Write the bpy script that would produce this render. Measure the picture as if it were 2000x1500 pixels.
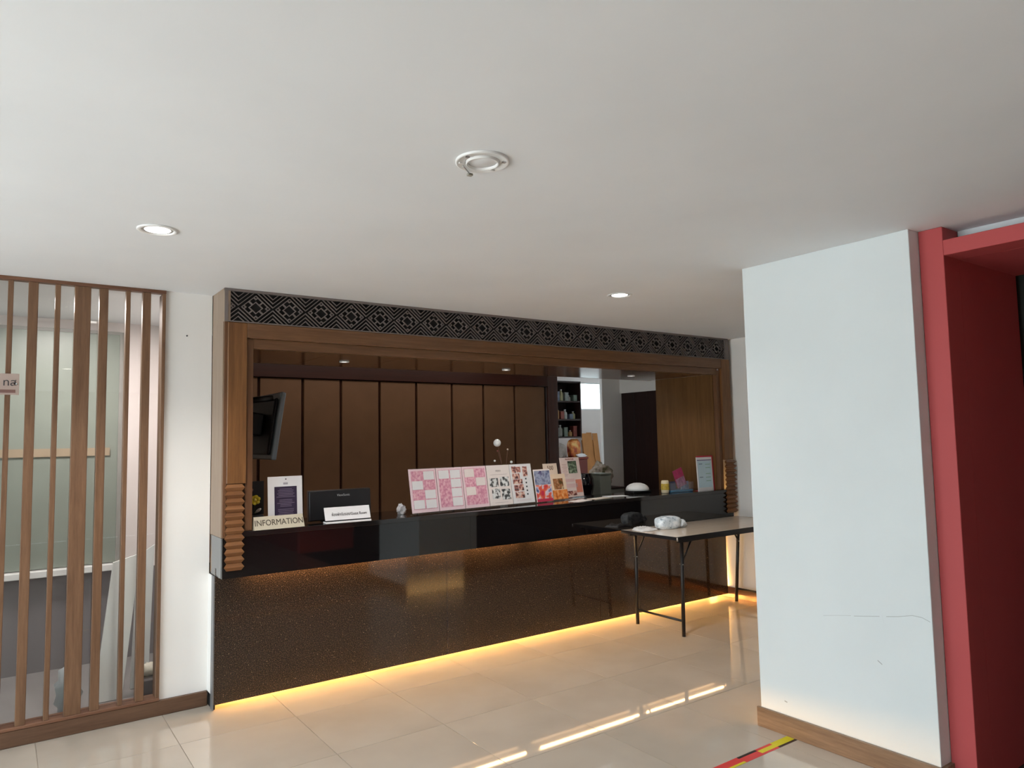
import bpy, bmesh, math, random
from mathutils import Vector, Matrix

for o in list(bpy.data.objects):
    bpy.data.objects.remove(o, do_unlink=True)
scene = bpy.context.scene
C = scene.collection
rnd = random.Random(7)

# ------------------------------------------------------------------ camera
EYE = 1.52
YAW, PIT, ROL = 0.6112, 0.0757, -0.0181
FPX, CX, CY = 1392.9, 979.96, 751.39
fw = Vector((math.sin(YAW)*math.cos(PIT), math.cos(YAW)*math.cos(PIT), math.sin(PIT)))
rt = Vector((math.cos(YAW), -math.sin(YAW), 0)); up = rt.cross(fw)
rt2 = math.cos(ROL)*rt + math.sin(ROL)*up; up2 = -math.sin(ROL)*rt + math.cos(ROL)*up
cam_d = bpy.data.cameras.new('camera'); cam = bpy.data.objects.new('camera', cam_d); C.objects.link(cam)
m3 = Matrix((rt2, up2, -fw)).transposed()
cam.matrix_world = Matrix.Translation((0, 0, EYE)) @ m3.to_4x4()
cam_d.sensor_fit = 'HORIZONTAL'; cam_d.sensor_width = 36.0
cam_d.lens = FPX/2000*36.0
cam_d.shift_x = (1000-CX)/2000; cam_d.shift_y = (CY-750)/2000
cam_d.clip_start = 0.05; cam_d.clip_end = 200
scene.camera = cam

# ------------------------------------------------------------------ world, daylight, exposure
scene.view_settings.view_transform = 'Standard'
scene.view_settings.look = 'None'
scene.view_settings.gamma = 1.0
scene.view_settings.use_curve_mapping = False
scene.view_settings.exposure = 0.29
world = bpy.data.worlds.new('overcast_sky'); scene.world = world
world.use_nodes = True
bg = world.node_tree.nodes['Background']
bg.inputs['Color'].default_value = (0.78, 0.92, 1.0, 1)
bg.inputs['Strength'].default_value = 5.2
sun_d = bpy.data.lights.new('bounce_sun', 'SUN'); sun_d.energy = 20.0; sun_d.angle = 0.01; sun_d.color = (1.0, 0.97, 0.92)  # added so the pavement bounces light up to the ceiling
bounce_sun = bpy.data.objects.new('bounce_sun', sun_d); C.objects.link(bounce_sun)
bounce_sun.rotation_euler = Vector((-0.12, 0.45, -0.88)).to_track_quat('-Z', 'Y').to_euler()

# ------------------------------------------------------------------ measures
CEIL = 2.4247
YW = 4.535          # left wall face, behind the counter front
YF = 4.255          # front of the wooden portal
YA = 4.268          # counter apron face
YP = 4.40           # lower granite panel face
XR = 5.66           # right wall of the lobby
XC, YC0, YC1 = 3.302, 1.518, 2.396   # white column
XRED, YRED = 3.389, 1.415
XL = -2.6           # window side
YB = -4.5           # wall behind the camera
CT = 1.014          # counter top
SOF = 2.09          # soffit height
YS = 5.12           # back edge of the soffit
YPAN = 6.2          # panelled wall of the back office

# ------------------------------------------------------------------ helpers
def s2l(c):
    c = c/255.0
    return c/12.92 if c <= 0.04045 else ((c+0.055)/1.055)**2.4
def rgb(r, g, b): return (s2l(r), s2l(g), s2l(b), 1)

def base_mat(name, col, rough=0.5, spec=0.5, metal=0.0):
    m = bpy.data.materials.new(name); m.use_nodes = True
    p = m.node_tree.nodes['Principled BSDF']
    p.inputs['Base Color'].default_value = col
    p.inputs['Roughness'].default_value = rough
    p.inputs['Specular IOR Level'].default_value = spec
    p.inputs['Metallic'].default_value = metal
    return m, m.node_tree, p

def add_noise(nt, scale, detail=3, vec=None, rough=0.5):
    n = nt.nodes.new('ShaderNodeTexNoise'); n.inputs['Scale'].default_value = scale
    n.inputs['Detail'].default_value = detail; n.inputs['Roughness'].default_value = rough
    if vec is not None: nt.links.new(vec, n.inputs['Vector'])
    return n
def coords(nt, scale=(1, 1, 1), kind='Object', rand=True):
    tc = nt.nodes.new('ShaderNodeTexCoord'); mp = nt.nodes.new('ShaderNodeMapping')
    mp.inputs['Scale'].default_value = scale
    nt.links.new(tc.outputs[kind], mp.inputs['Vector'])
    if rand:
        oi = nt.nodes.new('ShaderNodeObjectInfo'); ml = nt.nodes.new('ShaderNodeMath'); ml.operation = 'MULTIPLY'
        ml.inputs[1].default_value = 37.0
        nt.links.new(oi.outputs['Random'], ml.inputs[0]); nt.links.new(ml.outputs[0], mp.inputs['Location'])
    return mp.outputs['Vector']
def ramp(nt, fac, stops):
    r = nt.nodes.new('ShaderNodeValToRGB'); e = r.color_ramp.elements
    e[0].position, e[0].color = stops[0]; e[1].position, e[1].color = stops[-1]
    for pos, col in stops[1:-1]:
        k = e.new(pos); k.color = col
    nt.links.new(fac, r.inputs['Fac']); return r
def add_bump(nt, p, h, strength, dist=0.002):
    b = nt.nodes.new('ShaderNodeBump'); b.inputs['Strength'].default_value = strength
    b.inputs['Distance'].default_value = dist
    nt.links.new(h, b.inputs['Height']); nt.links.new(b.outputs['Normal'], p.inputs['Normal'])

def plain(name, col, rough=0.5, spec=0.5, metal=0.0, vary=0.06, scale=6.0):
    """slightly mottled colour"""
    m, nt, p = base_mat(name, col, rough, spec, metal)
    n = add_noise(nt, scale, 3, coords(nt))
    lo = tuple(max(0, c*(1-vary)) for c in col[:3])+(1,); hi = tuple(min(1, c*(1+vary)) for c in col[:3])+(1,)
    r = ramp(nt, n.outputs['Fac'], [(0.3, lo), (0.7, hi)])
    nt.links.new(r.outputs['Color'], p.inputs['Base Color'])
    return m
def paint(name, col, rough=0.6, bump=0.12):
    m, nt, p = base_mat(name, col, rough, 0.3)
    v = coords(nt, rand=False)
    n = add_noise(nt, 1.6, 4, v); n2 = add_noise(nt, 90, 2, v)
    lo = tuple(c*0.96 for c in col[:3])+(1,)
    r = ramp(nt, n.outputs['Fac'], [(0.35, lo), (0.65, col)])
    nt.links.new(r.outputs['Color'], p.inputs['Base Color'])
    add_bump(nt, p, n2.outputs['Fac'], bump, 0.001)
    return m
def wood(name, dark, light, axis='Z', rough=0.35, spec=0.4, grain=18.0):
    m, nt, p = base_mat(name, light, rough, spec)
    s = {'X': (1.2, grain, grain), 'Y': (grain, 1.2, grain), 'Z': (grain, grain, 1.2)}[axis]
    v = coords(nt, s)
    n = add_noise(nt, 1.6, 6, v, 0.65)
    w = add_noise(nt, 5.5, 4, v, 0.7)
    mx = nt.nodes.new('ShaderNodeMix'); mx.data_type = 'FLOAT'; mx.inputs['Factor'].default_value = 0.4
    nt.links.new(n.outputs['Fac'], mx.inputs['A']); nt.links.new(w.outputs['Fac'], mx.inputs['B'])
    r = ramp(nt, mx.outputs['Result'], [(0.33, dark), (0.68, light)])
    nt.links.new(r.outputs['Color'], p.inputs['Base Color'])
    add_bump(nt, p, mx.outputs['Result'], 0.08, 0.001)
    return m
def emit(name, col, strength):
    m = bpy.data.materials.new(name); m.use_nodes = True; nt = m.node_tree
    nt.nodes.clear(); o = nt.nodes.new('ShaderNodeOutputMaterial'); e = nt.nodes.new('ShaderNodeEmission')
    e.inputs['Color'].default_value = col; e.inputs['Strength'].default_value = strength
    nt.links.new(e.outputs[0], o.inputs['Surface']); return m
def glass_thin(name, tint=(1, 1, 1, 1), gloss=0.02, frost=0.0, ior=1.5):
    m = bpy.data.materials.new(name); m.use_nodes = True; nt = m.node_tree
    nt.nodes.clear(); o = nt.nodes.new('ShaderNodeOutputMaterial')
    t = nt.nodes.new('ShaderNodeBsdfTransparent'); t.inputs['Color'].default_value = tint
    g = nt.nodes.new('ShaderNodeBsdfGlossy'); g.inputs['Roughness'].default_value = gloss
    lw = nt.nodes.new('ShaderNodeLayerWeight'); lw.inputs['Blend'].default_value = 0.5
    pw_ = nt.nodes.new('ShaderNodeMath'); pw_.operation = 'POWER'; pw_.inputs[1].default_value = 5.0
    nt.links.new(lw.outputs['Facing'], pw_.inputs[0])
    F0 = ((ior-1)/(ior+1))**2
    f = nt.nodes.new('ShaderNodeMath'); f.operation = 'MULTIPLY_ADD'; f.inputs[1].default_value = 1-F0; f.inputs[2].default_value = F0
    nt.links.new(pw_.outputs[0], f.inputs[0])
    mx = nt.nodes.new('ShaderNodeMixShader')
    nt.links.new(f.outputs[0], mx.inputs[0]); nt.links.new(t.outputs[0], mx.inputs[1]); nt.links.new(g.outputs[0], mx.inputs[2])
    last = mx
    if frost > 0:
        d = nt.nodes.new('ShaderNodeBsdfDiffuse'); d.inputs['Color'].default_value = (0.8, 0.82, 0.82, 1)
        m2 = nt.nodes.new('ShaderNodeMixShader'); m2.inputs[0].default_value = frost
        nt.links.new(mx.outputs[0], m2.inputs[1]); nt.links.new(d.outputs[0], m2.inputs[2]); last = m2
    nt.links.new(last.outputs[0], o.inputs['Surface']); return m
def blotch(name, stops, scale, rough=0.4, detail=2, kind='VORONOI'):
    """printed picture: patches of a few colours"""
    m, nt, p = base_mat(name, stops[0][1], rough, 0.4)
    v = coords(nt)
    n = add_noise(nt, scale, detail, v)
    r = ramp(nt, n.outputs['Fac'], stops); r.color_ramp.interpolation = 'LINEAR'
    nt.links.new(r.outputs['Color'], p.inputs['Base Color']); return m

# ---- objects
WL = {}                                                       # world position of each parent (local-frame things: zero)
def tag(o, label, cat, group=None, kind=None):
    if label: o['label'] = label
    if cat: o['category'] = cat
    if group: o['group'] = group
    if kind: o['kind'] = kind
    return o
def thing(name, label, cat, loc=(0, 0, 0), rot=None, group=None):
    """an Empty at the base of a thing; with rot its parts are given in its own frame"""
    o = bpy.data.objects.new(name, None); o.empty_display_size = 0.05; C.objects.link(o)
    o.location = loc; WL[o] = Vector(loc)
    if rot is not None:
        o.rotation_euler = rot; WL[o] = Vector((0, 0, 0))
    return tag(o, label, cat, group)
def mk(name, verts, faces, mat, parent=None, smooth=False):
    vs = [Vector(v) for v in verts]
    lo = Vector([min(v[i] for v in vs) for i in range(3)]); hi = Vector([max(v[i] for v in vs) for i in range(3)])
    c = (lo+hi)/2
    me = bpy.data.meshes.new(name); me.from_pydata([v-c for v in vs], [], faces); me.update()
    if mat: me.materials.append(mat)
    if smooth:
        for f in me.polygons: f.use_smooth = True
    o = bpy.data.objects.new(name, me); C.objects.link(o)
    if parent is not None:
        o.parent = parent; o.location = c-WL[parent]
    else:
        o.location = c
    WL[o] = c if (parent is None or True) else c
    return o
def from_bm(name, bm, mat, parent=None, smooth=False):
    bmesh.ops.recalc_face_normals(bm, faces=bm.faces)
    bm.verts.index_update()
    vs = [v.co.copy() for v in bm.verts]; fs = [[v.index for v in f.verts] for f in bm.faces]
    bm.free(); return mk(name, vs, fs, mat, parent, smooth)
def bm_box(bm, x0, x1, y0, y1, z0, z1, bev=0.0):
    r = bmesh.ops.create_cube(bm, size=1.0)
    for v in r['verts']:
        v.co = Vector(((x0+x1)/2+v.co.x*(x1-x0), (y0+y1)/2+v.co.y*(y1-y0), (z0+z1)/2+v.co.z*(z1-z0)))
    if bev > 0:
        es = list({e for v in r['verts'] for e in v.link_edges})
        bmesh.ops.bevel(bm, geom=es, offset=bev, segments=1, affect='EDGES', profile=0.5)
def box(name, x0, x1, y0, y1, z0, z1, mat, parent=None, bev=0.0):
    bm = bmesh.new(); bm_box(bm, x0, x1, y0, y1, z0, z1, bev)
    return from_bm(name, bm, mat, parent)
def struct(o): o['kind'] = 'structure'; return o
def sbox(name, *a, **k): return struct(box(name, *a, **k))
def bm_tube(bm, p, q, r, r2=None, seg=12):
    p = Vector(p); q = Vector(q); r2 = r if r2 is None else r2
    d = (q-p); L = d.length; rot = d.to_track_quat('Z', 'Y').to_matrix().to_4x4()
    bmesh.ops.create_cone(bm, cap_ends=True, segments=seg, radius1=r, radius2=r2, depth=L,
                          matrix=Matrix.Translation((p+q)/2) @ rot)
def tube(name, p, q, r, mat, parent=None, r2=None, seg=12):
    bm = bmesh.new(); bm_tube(bm, p, q, r, r2, seg); return from_bm(name, bm, mat, parent, True)
def lathe(name, prof, cen, mat, parent=None, seg=28, cap=True):
    """prof: list of (radius, z)"""
    vs, fs = [], []
    for r, z in prof:
        for k in range(seg):
            a = 2*math.pi*k/seg; vs.append((cen[0]+r*math.cos(a), cen[1]+r*math.sin(a), cen[2]+z))
    for i in range(len(prof)-1):
        for k in range(seg):
            k2 = (k+1) % seg; fs.append([i*seg+k, i*seg+k2, (i+1)*seg+k2, (i+1)*seg+k])
    if cap:
        fs.append(list(range(seg))[::-1]); fs.append([(len(prof)-1)*seg+k for k in range(seg)])
    return mk(name, vs, fs, mat, parent, True)
def ball(name, c, r, mat, parent=None, sc=(1, 1, 1), seg=16):
    bm = bmesh.new(); bmesh.ops.create_uvsphere(bm, u_segments=seg, v_segments=max(6, seg//2), radius=r)
    for v in bm.verts: v.co = Vector((c[0]+v.co.x*sc[0], c[1]+v.co.y*sc[1], c[2]+v.co.z*sc[2]))
    return from_bm(name, bm, mat, parent, True)
def text(name, body, size, mat, parent, origin, xdir, ydir, align='CENTER', thick=0.0006, sx=1.0):
    cu = bpy.data.curves.new(name, 'FONT'); cu.body = body; cu.size = size; cu.align_x = align; cu.align_y = 'CENTER'
    cu.extrude = thick; cu.resolution_u = 3
    t = bpy.data.objects.new(name, cu); C.objects.link(t)
    dg = bpy.context.evaluated_depsgraph_get(); dg.update()
    me = bpy.data.meshes.new_from_object(t.evaluated_get(dg))
    bpy.data.objects.remove(t, do_unlink=True)
    X = Vector(xdir).normalized(); Y = Vector(ydir).normalized(); Z = X.cross(Y); O = Vector(origin)
    vs = [O + X*v.co.x*sx + Y*v.co.y + Z*v.co.z for v in me.vertices]
    fs = [list(p.vertices) for p in me.polygons]
    bpy.data.meshes.remove(me)
    return mk(name, vs, fs, mat, parent)
def letters(*a, **k):
    o = text(*a, **k); o['kind'] = 'stuff'; return o
def inst(src, loc, parent=None, name=None):
    o = src.copy(); C.objects.link(o); o.parent = parent; o.location = loc
    if name: o.name = name
    return o

# ------------------------------------------------------------------ materials
M = {}
M['wall'] = paint('white_wall_paint', (0.84, 0.82, 0.79, 1))
M['ceil'] = paint('ceiling_paint', (0.84, 0.86, 0.88, 1), 0.7, 0.05)
M['column'] = paint('column_paint', (0.80, 0.865, 0.88, 1), 0.5)
M['pink_wall'] = paint('pinkish_wall_paint', (0.83, 0.76, 0.74, 1))
M['red'] = paint('red_paint', (0.54, 0.090, 0.092, 1), 0.55)
M['slat'] = wood('slat_wood', rgb(92, 65, 46), rgb(130, 97, 72), 'Z', 0.45)
M['slat_x'] = wood('rail_wood', rgb(92, 60, 44), rgb(128, 90, 68), 'X', 0.45)
M['base_x'] = wood('baseboard_wood_x', rgb(82, 58, 43), rgb(110, 82, 63), 'X', 0.4)
M['base_y'] = wood('baseboard_wood_y', rgb(100, 82, 66), rgb(140, 120, 100), 'Y', 0.4)
M['frame_z'] = wood('frame_wood_upright', rgb(96, 62, 34), rgb(134, 92, 54), 'Z', 0.4)
M['frame_x'] = wood('frame_wood_lintel', rgb(92, 62, 40), rgb(126, 90, 62), 'X', 0.35)
M['jamb'] = wood('jamb_wood', rgb(90, 60, 38), rgb(118, 82, 56), 'Z', 0.45)
M['ridge'] = wood('ridge_wood', rgb(98, 60, 32), rgb(142, 96, 58), 'X', 0.35)
M['side'] = wood('side_wood_lit_tone', rgb(138, 118, 102), rgb(156, 136, 118), 'Z', 0.5)  # frame wood made paler: light from the left put into the colour
M['soffit'] = wood('soffit_laminate', rgb(96, 64, 42), rgb(126, 88, 60), 'X', 0.17, 0.5)
M['niche'] = wood('niche_laminate', rgb(92, 62, 32), rgb(122, 86, 50), 'Z', 0.4)
M['panel'] = plain('brown_wall_panel', rgb(122, 88, 62), 0.5, 0.35)
M['strip'] = wood('dark_panel_strip', rgb(56, 26, 16), rgb(78, 40, 26), 'Z', 0.4)
M['cornice'] = wood('dark_cornice', rgb(52, 22, 14), rgb(70, 32, 20), 'X', 0.4)
M['door'] = wood('dark_door_wood', rgb(26, 12, 12), rgb(48, 26, 24), 'Z', 0.45)
M['apron'] = base_mat('black_glass_apron', (0.006, 0.005, 0.0055, 1), 0.03, 0.62)[0]
M['top'] = base_mat('black_counter_top', (0.012, 0.010, 0.010, 1), 0.06, 0.6)[0]
M['black'] = plain('black_plastic', (0.006, 0.006, 0.008, 1), 0.45)
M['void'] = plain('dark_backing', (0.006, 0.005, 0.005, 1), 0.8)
M['fret'] = plain('fretwork_grey', rgb(116, 106, 102), 0.5)
M['metal'] = base_mat('steel', (0.55, 0.56, 0.57, 1), 0.3, 0.5, 1.0)[0]
M['white'] = plain('white_plastic', (0.83, 0.83, 0.82, 1), 0.4, vary=0.02)
M['paper'] = plain('white_paper', (0.82, 0.80, 0.82, 1), 0.5, vary=0.02)
M['ink'] = plain('black_ink', (0.02, 0.02, 0.025, 1), 0.6)
M['acrylic'] = glass_thin('clear_acrylic', (0.985, 0.99, 0.99, 1), 0.02, 0.03, 1.40)
M['glass'] = glass_thin('clear_glass', (0.93, 0.95, 0.94, 1), 0.01)
M['grout'] = plain('grout', (0.33, 0.28, 0.23, 1), 0.8)
def tile_mat():
    m, nt, p = base_mat('polished_cream_tile', (0.55, 0.49, 0.42, 1), 0.035, 0.8)
    v = coords(nt)
    n = add_noise(nt, 2.2, 4, v)
    r = ramp(nt, n.outputs['Fac'], [(0.3, (0.40, 0.355, 0.305, 1)), (0.7, (0.46, 0.415, 0.36, 1))])
    nt.links.new(r.outputs['Color'], p.inputs['Base Color']); return m
M['tile'] = tile_mat()
def granite_mat():
    m, nt, p = base_mat('speckled_brown_granite', (0.02, 0.013, 0.009, 1), 0.06, 0.55)
    v = coords(nt, rand=False)
    a = add_noise(nt, 200, 3, v, 0.75); b = add_noise(nt, 14, 3, v); c = nt.nodes.new('ShaderNodeTexVoronoi')
    c.inputs['Scale'].default_value = 150; nt.links.new(v, c.inputs['Vector'])
    r = ramp(nt, a.outputs['Fac'], [(0.42, (0.012, 0.008, 0.006, 1)), (0.56, (0.045, 0.028, 0.019, 1)), (0.70, (0.22, 0.135, 0.078, 1))])
    r2 = ramp(nt, c.outputs['Distance'], [(0.12, (0.42, 0.29, 0.18, 1)), (0.34, (0, 0, 0, 1))])
    sp_ = nt.nodes.new('ShaderNodeSeparateColor'); nt.links.new(c.outputs['Color'], sp_.inputs['Color'])
    r3 = ramp(nt, sp_.outputs['Red'], [(0.95, (0, 0, 0, 1)), (0.995, (1, 1, 1, 1))])
    mu = nt.nodes.new('ShaderNodeMix'); mu.data_type = 'RGBA'; mu.blend_type = 'MULTIPLY'; mu.inputs['Factor'].default_value = 1
    nt.links.new(r2.outputs['Color'], mu.inputs['A']); nt.links.new(r3.outputs['Color'], mu.inputs['B'])
    ad = nt.nodes.new('ShaderNodeMix'); ad.data_type = 'RGBA'; ad.blend_type = 'ADD'; ad.inputs['Factor'].default_value = 1
    nt.links.new(r.outputs['Color'], ad.inputs['A']); nt.links.new(mu.outputs['Result'], ad.inputs['B'])
    nt.links.new(ad.outputs['Result'], p.inputs['Base Color']); return m
M['granite'] = granite_mat()

# ------------------------------------------------------------------ the setting
# floor with its tiles
floor = sbox('floor', XL, XR+2.4, YB, 4.535, -0.12, -0.003, M['grout'])
T = 0.6; G = 0.0013; TX0, TY0 = 0.1852, 4.032
def bm_tile(w, d):
    bm = bmesh.new(); bm_box(bm, -w/2, w/2, -d/2, d/2, -0.008, 0.0, 0.0008); return bm
tile0 = None
nx0 = int((XL-TX0)/T)-0; 
for j in range(-1, 14):
    y1 = TY0-(j)*T; y0 = y1-T
    y1c = min(y1, 4.53); y0c = max(y0, YB)
    for i in range(-4, 10):
        x0 = TX0+i*T; x1 = x0+T
        x1c = min(x1, XR) if y1c > 3.05 else x1
        if x1c-x0 < 0.02 or y1c-y0c < 0.02: continue
        if x0 >= XRED-0.02 and y1c <= YRED+0.25: continue
        full = abs((x1c-x0)-T) < 1e-4 and abs((y1c-y0c)-T) < 1e-4
        if full and tile0 is not None:
            o = tile0.copy(); C.objects.link(o); o.parent = floor
            o.location = Vector(((x0+x1)/2, (y0+y1)/2, -0.004))-WL[floor]
        else:
            o = box('tile', x0+G, x1c-G, y0c+G, y1c-G, -0.008, 0.0, M['tile'], floor, 0.0008)
            if full: tile0 = o
# floors of the rooms behind
sbox('floor_office', 1.0, 7.6, 4.56, 7.5, -0.12, 0.0, plain('office_floor', (0.45, 0.40, 0.34, 1), 0.4))
sbox('floor_side_room', XL, 0.98, 4.56, 6.2, -0.12, 0.0, plain('side_room_floor', (0.30, 0.28, 0.28, 1), 0.4))
# ceiling
ceiling = sbox('ceiling', XL-0.2, 7.8, YB-0.2, 7.6, CEIL, CEIL+0.15, M['ceil'])
# wall behind the camera and the window side
sbox('wall_front', XL-0.2, 7.8, YB-0.15, YB, 0, CEIL, paint('dim_front_wall', (0.32, 0.28, 0.24, 1)))
wl_ = sbox('wall_left', XL-0.15, XL, YB, 6.3, 2.15, CEIL, M['wall'])
sbox('wall_left_pier', XL-0.15, XL, YB, 0.5, 0, 2.15, M['wall'])
sbox('wall_left_end', XL-0.15, XL, 4.2, 6.3, 0, 2.15, M['wall'])
win = struct(thing('window_1', None, None, (XL-0.05, 0.3, 0)))
for k, y in enumerate((0.53, 1.74, 2.95, 4.17)):
    box('mullion', XL-0.09, XL-0.04, y-0.025, y+0.025, 0, 2.15, M['metal'], win)
sbox('pavement', XL-30, XL-0.15, -20, 22, -0.2, -0.02, plain('pale_paving', (0.55, 0.56, 0.56, 1), 0.8))
# back wall: strip between the slatted screen and the counter
sbox('wall_back', 0.768, 1.031, YW, YW+0.12, 0, CEIL, M['wall'])
sbox('wall_office_left', 1.0, 1.06, YW+0.12, YPAN+0.1, 0, CEIL, M['wall'])
# dado: baseboard under wall strip
bb = sbox('baseboard_back', XL, 1.025, YW-0.02, YW+0.02, 0, 0.083, M['base_x'], bev=0.003)
# right wall (with the dark office door), corridor behind the column
wr = sbox('wall_right', XR, XR+0.12, 3.03, 5.20, 0, CEIL, M['wall'])
sbox('wall_right_lintel', XR, XR+0.12, 5.20, 5.776, 2.003, CEIL, M['wall'])
sbox('wall_right_pillar', 5.392, XR+0.12, 5.776, 5.815, 0, CEIL, M['wall'])
d1 = struct(thing('door_1', None, None, (XR+0.06, 5.49, 0)))
for k in range(3):
    y0 = 5.20+k*0.192
    box('door_board', XR+0.02+0.006*(k % 2), XR+0.06, y0+0.002, y0+0.190, 0.0, 2.003, M['door'], d1, 0.002)
sbox('baseboard_right', XR-0.016, XR, 3.03, 4.53, 0, 0.093, wood('baseboard_wood_r', rgb(88, 54, 36), rgb(120, 80, 54), 'Y', 0.4), bev=0.002)
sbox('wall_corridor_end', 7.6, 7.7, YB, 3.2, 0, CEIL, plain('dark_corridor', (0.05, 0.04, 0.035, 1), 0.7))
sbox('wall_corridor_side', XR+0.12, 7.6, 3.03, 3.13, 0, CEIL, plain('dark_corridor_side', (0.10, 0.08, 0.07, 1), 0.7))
# white column
col = sbox('wall_column', XC, 3.96, YC0, YC1, 0, CEIL, M['column'], bev=0.002)
sbox('baseboard_column', XC-0.016, XC, YC0-0.016, YC1+0.016, 0, 0.098, M['base_y'], bev=0.002)
sbox('baseboard_column_front', XC-0.016, XRED, YC0-0.016, YC0, 0, 0.098, M['base_y'])
# wear on the column: scratches in the paint, thin strips that lie on it
sc_m = plain('scratch_grey', (0.42, 0.45, 0.45, 1), 0.8)
def scratch(pts, w):
    vs, fs = [], []
    for (y, z) in pts:
        vs += [(XC-0.0006, y, z-w), (XC-0.0006, y, z+w)]
    for i in range(len(pts)-1): fs.append([2*i, 2*i+1, 2*i+3, 2*i+2])
    n = len(vs); vs += [(XC+0.0004, v[1], v[2]) for v in vs]
    fs += [[a+n for a in f][::-1] for f in fs]
    mk('scratch', vs, fs, sc_m, col)
scratch([(1.865, 0.661), (1.80, 0.672), (1.745, 0.682)], 0.0009)
scratch([(1.714, 0.687), (1.66, 0.697), (1.60, 0.713), (1.56, 0.712), (1.526, 0.699)], 0.0010)
scratch([(1.765, 0.482), (1.745, 0.468)], 0.0022)
scratch([(2.02, 0.634), (1.95, 0.648), (1.88, 0.66)], 0.0005)
scratch([(1.733, 0.69), (1.727, 0.655)], 0.0007)
scratch([(2.255, 0.165), (2.240, 0.162)], 0.003)

# red portal
red = thing('red_portal', 'tall red painted doorway surround beside the white column', 'portal', (XRED+0.4, 0.9, 0))
box('post', XRED, XRED+0.152, YRED, YC0-0.002, 0, CEIL-0.001, M['red'], red, 0.002)
box('beam', XRED, XRED+0.152, -1.2, YRED, 2.293, 2.362, M['red'], red, 0.002)
box('side_panel', XRED+0.152, 4.17, YRED, YRED+0.05, 0.0, 2.293, M['red'], red)
box('inner_soffit', XRED+0.152, 4.17, -1.2, YRED, 2.293, 2.33, M['red'], red)
box('end_post', XRED, XRED+0.152, -1.3, -1.2, 0, CEIL-0.001, M['red'], red)
box('far_side_panel', XRED+0.152, 4.17, -1.25, -1.2, 0, 2.293, M['red'], red)
sbox('wall_above_portal', 3.545, 3.66, -1.2, YRED, 2.334, CEIL, M['column'])
sbox('wall_portal_side', 3.66, 4.17, YRED+0.052, YC0-0.002, 0, CEIL, M['wall'])
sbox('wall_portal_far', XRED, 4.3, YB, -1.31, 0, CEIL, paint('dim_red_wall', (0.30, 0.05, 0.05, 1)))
sbox('wall_portal_back', 4.22, 4.30, -1.3, YC0, 0, CEIL, plain('portal_back_dark', (0.012, 0.014, 0.010, 1), 0.5))  # near-black wall closing the back of the portal
sbox('floor_portal', XRED, 4.22, -1.3, YRED+0.0, -0.1, 0.002, plain('dark_mat', (0.045, 0.034, 0.026, 1), 0.8))

# ------------------------------------------------------------------ slatted screen with glass
scr = thing('slatted_screen', 'tall wooden slat screen with glass behind, left of the reception counter', 'screen', (-0.6, YW+0.02, 0.083))
SL = [(0.004, 0.029), (0.094, 0.139), (0.216, 0.241), (0.307, 0.385), (0.426, 0.470), (0.559, 0.582), (0.645, 0.688)]
ya, yb_ = YW-0.018, YW+0.026
allsl = list(SL)
for rep in (1, 2, 3):
    allsl += [(a-0.80*rep, b-0.80*rep) for a, b in SL]
for a, b in allsl:
    box('slat', a, b, ya, yb_, 0.100, CEIL-0.020, M['slat'], scr, 0.002)
box('top_rail', XL+0.02, 0.768, ya-0.004, yb_, CEIL-0.020, CEIL-0.001, M['slat_x'], scr)
box('sill', XL+0.02, 0.768, ya-0.006, yb_+0.05, 0.0835, 0.100, M['slat_x'], scr, 0.002)
box('jamb', 0.748, 0.767, ya-0.004, yb_+0.05, 0.100, CEIL-0.020, M['slat'], scr, 0.002)
box('glass_pane', XL+0.02, 0.748, YW+0.040, YW+0.046, 0.100, CEIL-0.001, M['glass'], scr)

# room behind the screen
sbox('wall_side_room_back', XL, 1.0, 5.9, 6.0, 0, CEIL, M['pink_wall'])
sbox('wall_side_room_right', 0.98, 1.0, YW+0.12, 5.9, 0, CEIL, M['pink_wall'])
fw_ = thing('frosted_window_panel', 'large grey-green frosted pane with a rail behind the wooden slats', 'window', (-0.5, 5.88, 0.66))
box('frosted_pane', -1.9, 0.69, 5.862, 5.875, 0.69, 2.33, plain('frosted_grey_green', rgb(142, 149, 141), 0.35, vary=0.03), fw_)
box('rail', -1.9, 0.64, 5.850, 5.861, 1.452, 1.508, plain('rail_tan', rgb(168, 150, 128), 0.5), fw_)
box('sill', -1.95, 0.73, 5.80, 5.899, 0.64, 0.685, M['white'], fw_, 0.004)
box('frame_side', 0.69, 0.715, 5.855, 5.899, 0.69, 2.35, plain('frame_grey', rgb(150, 148, 144), 0.4), fw_)
box('frame_top', -1.9, 0.69, 5.855, 5.899, 2.33, 2.352, plain('frame_grey_top', rgb(150, 148, 144), 0.4), fw_)
sbox('wall_side_room_low', XL, 0.975, 5.885, 5.899, 0, 0.63, paint('grey_low_wall', (0.22, 0.20, 0.21, 1)))  # darker grey layer over the wall below the sill
# lamp of that room
l = bpy.data.lights.new('side_room_lamp', 'AREA'); l.energy = 22; l.color = (1.0, 0.90, 0.87); l.size = 0.35
lo = bpy.data.objects.new('side_room_lamp', l); C.objects.link(lo); lo.location = (0.30, 5.1, CEIL-0.03)
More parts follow.
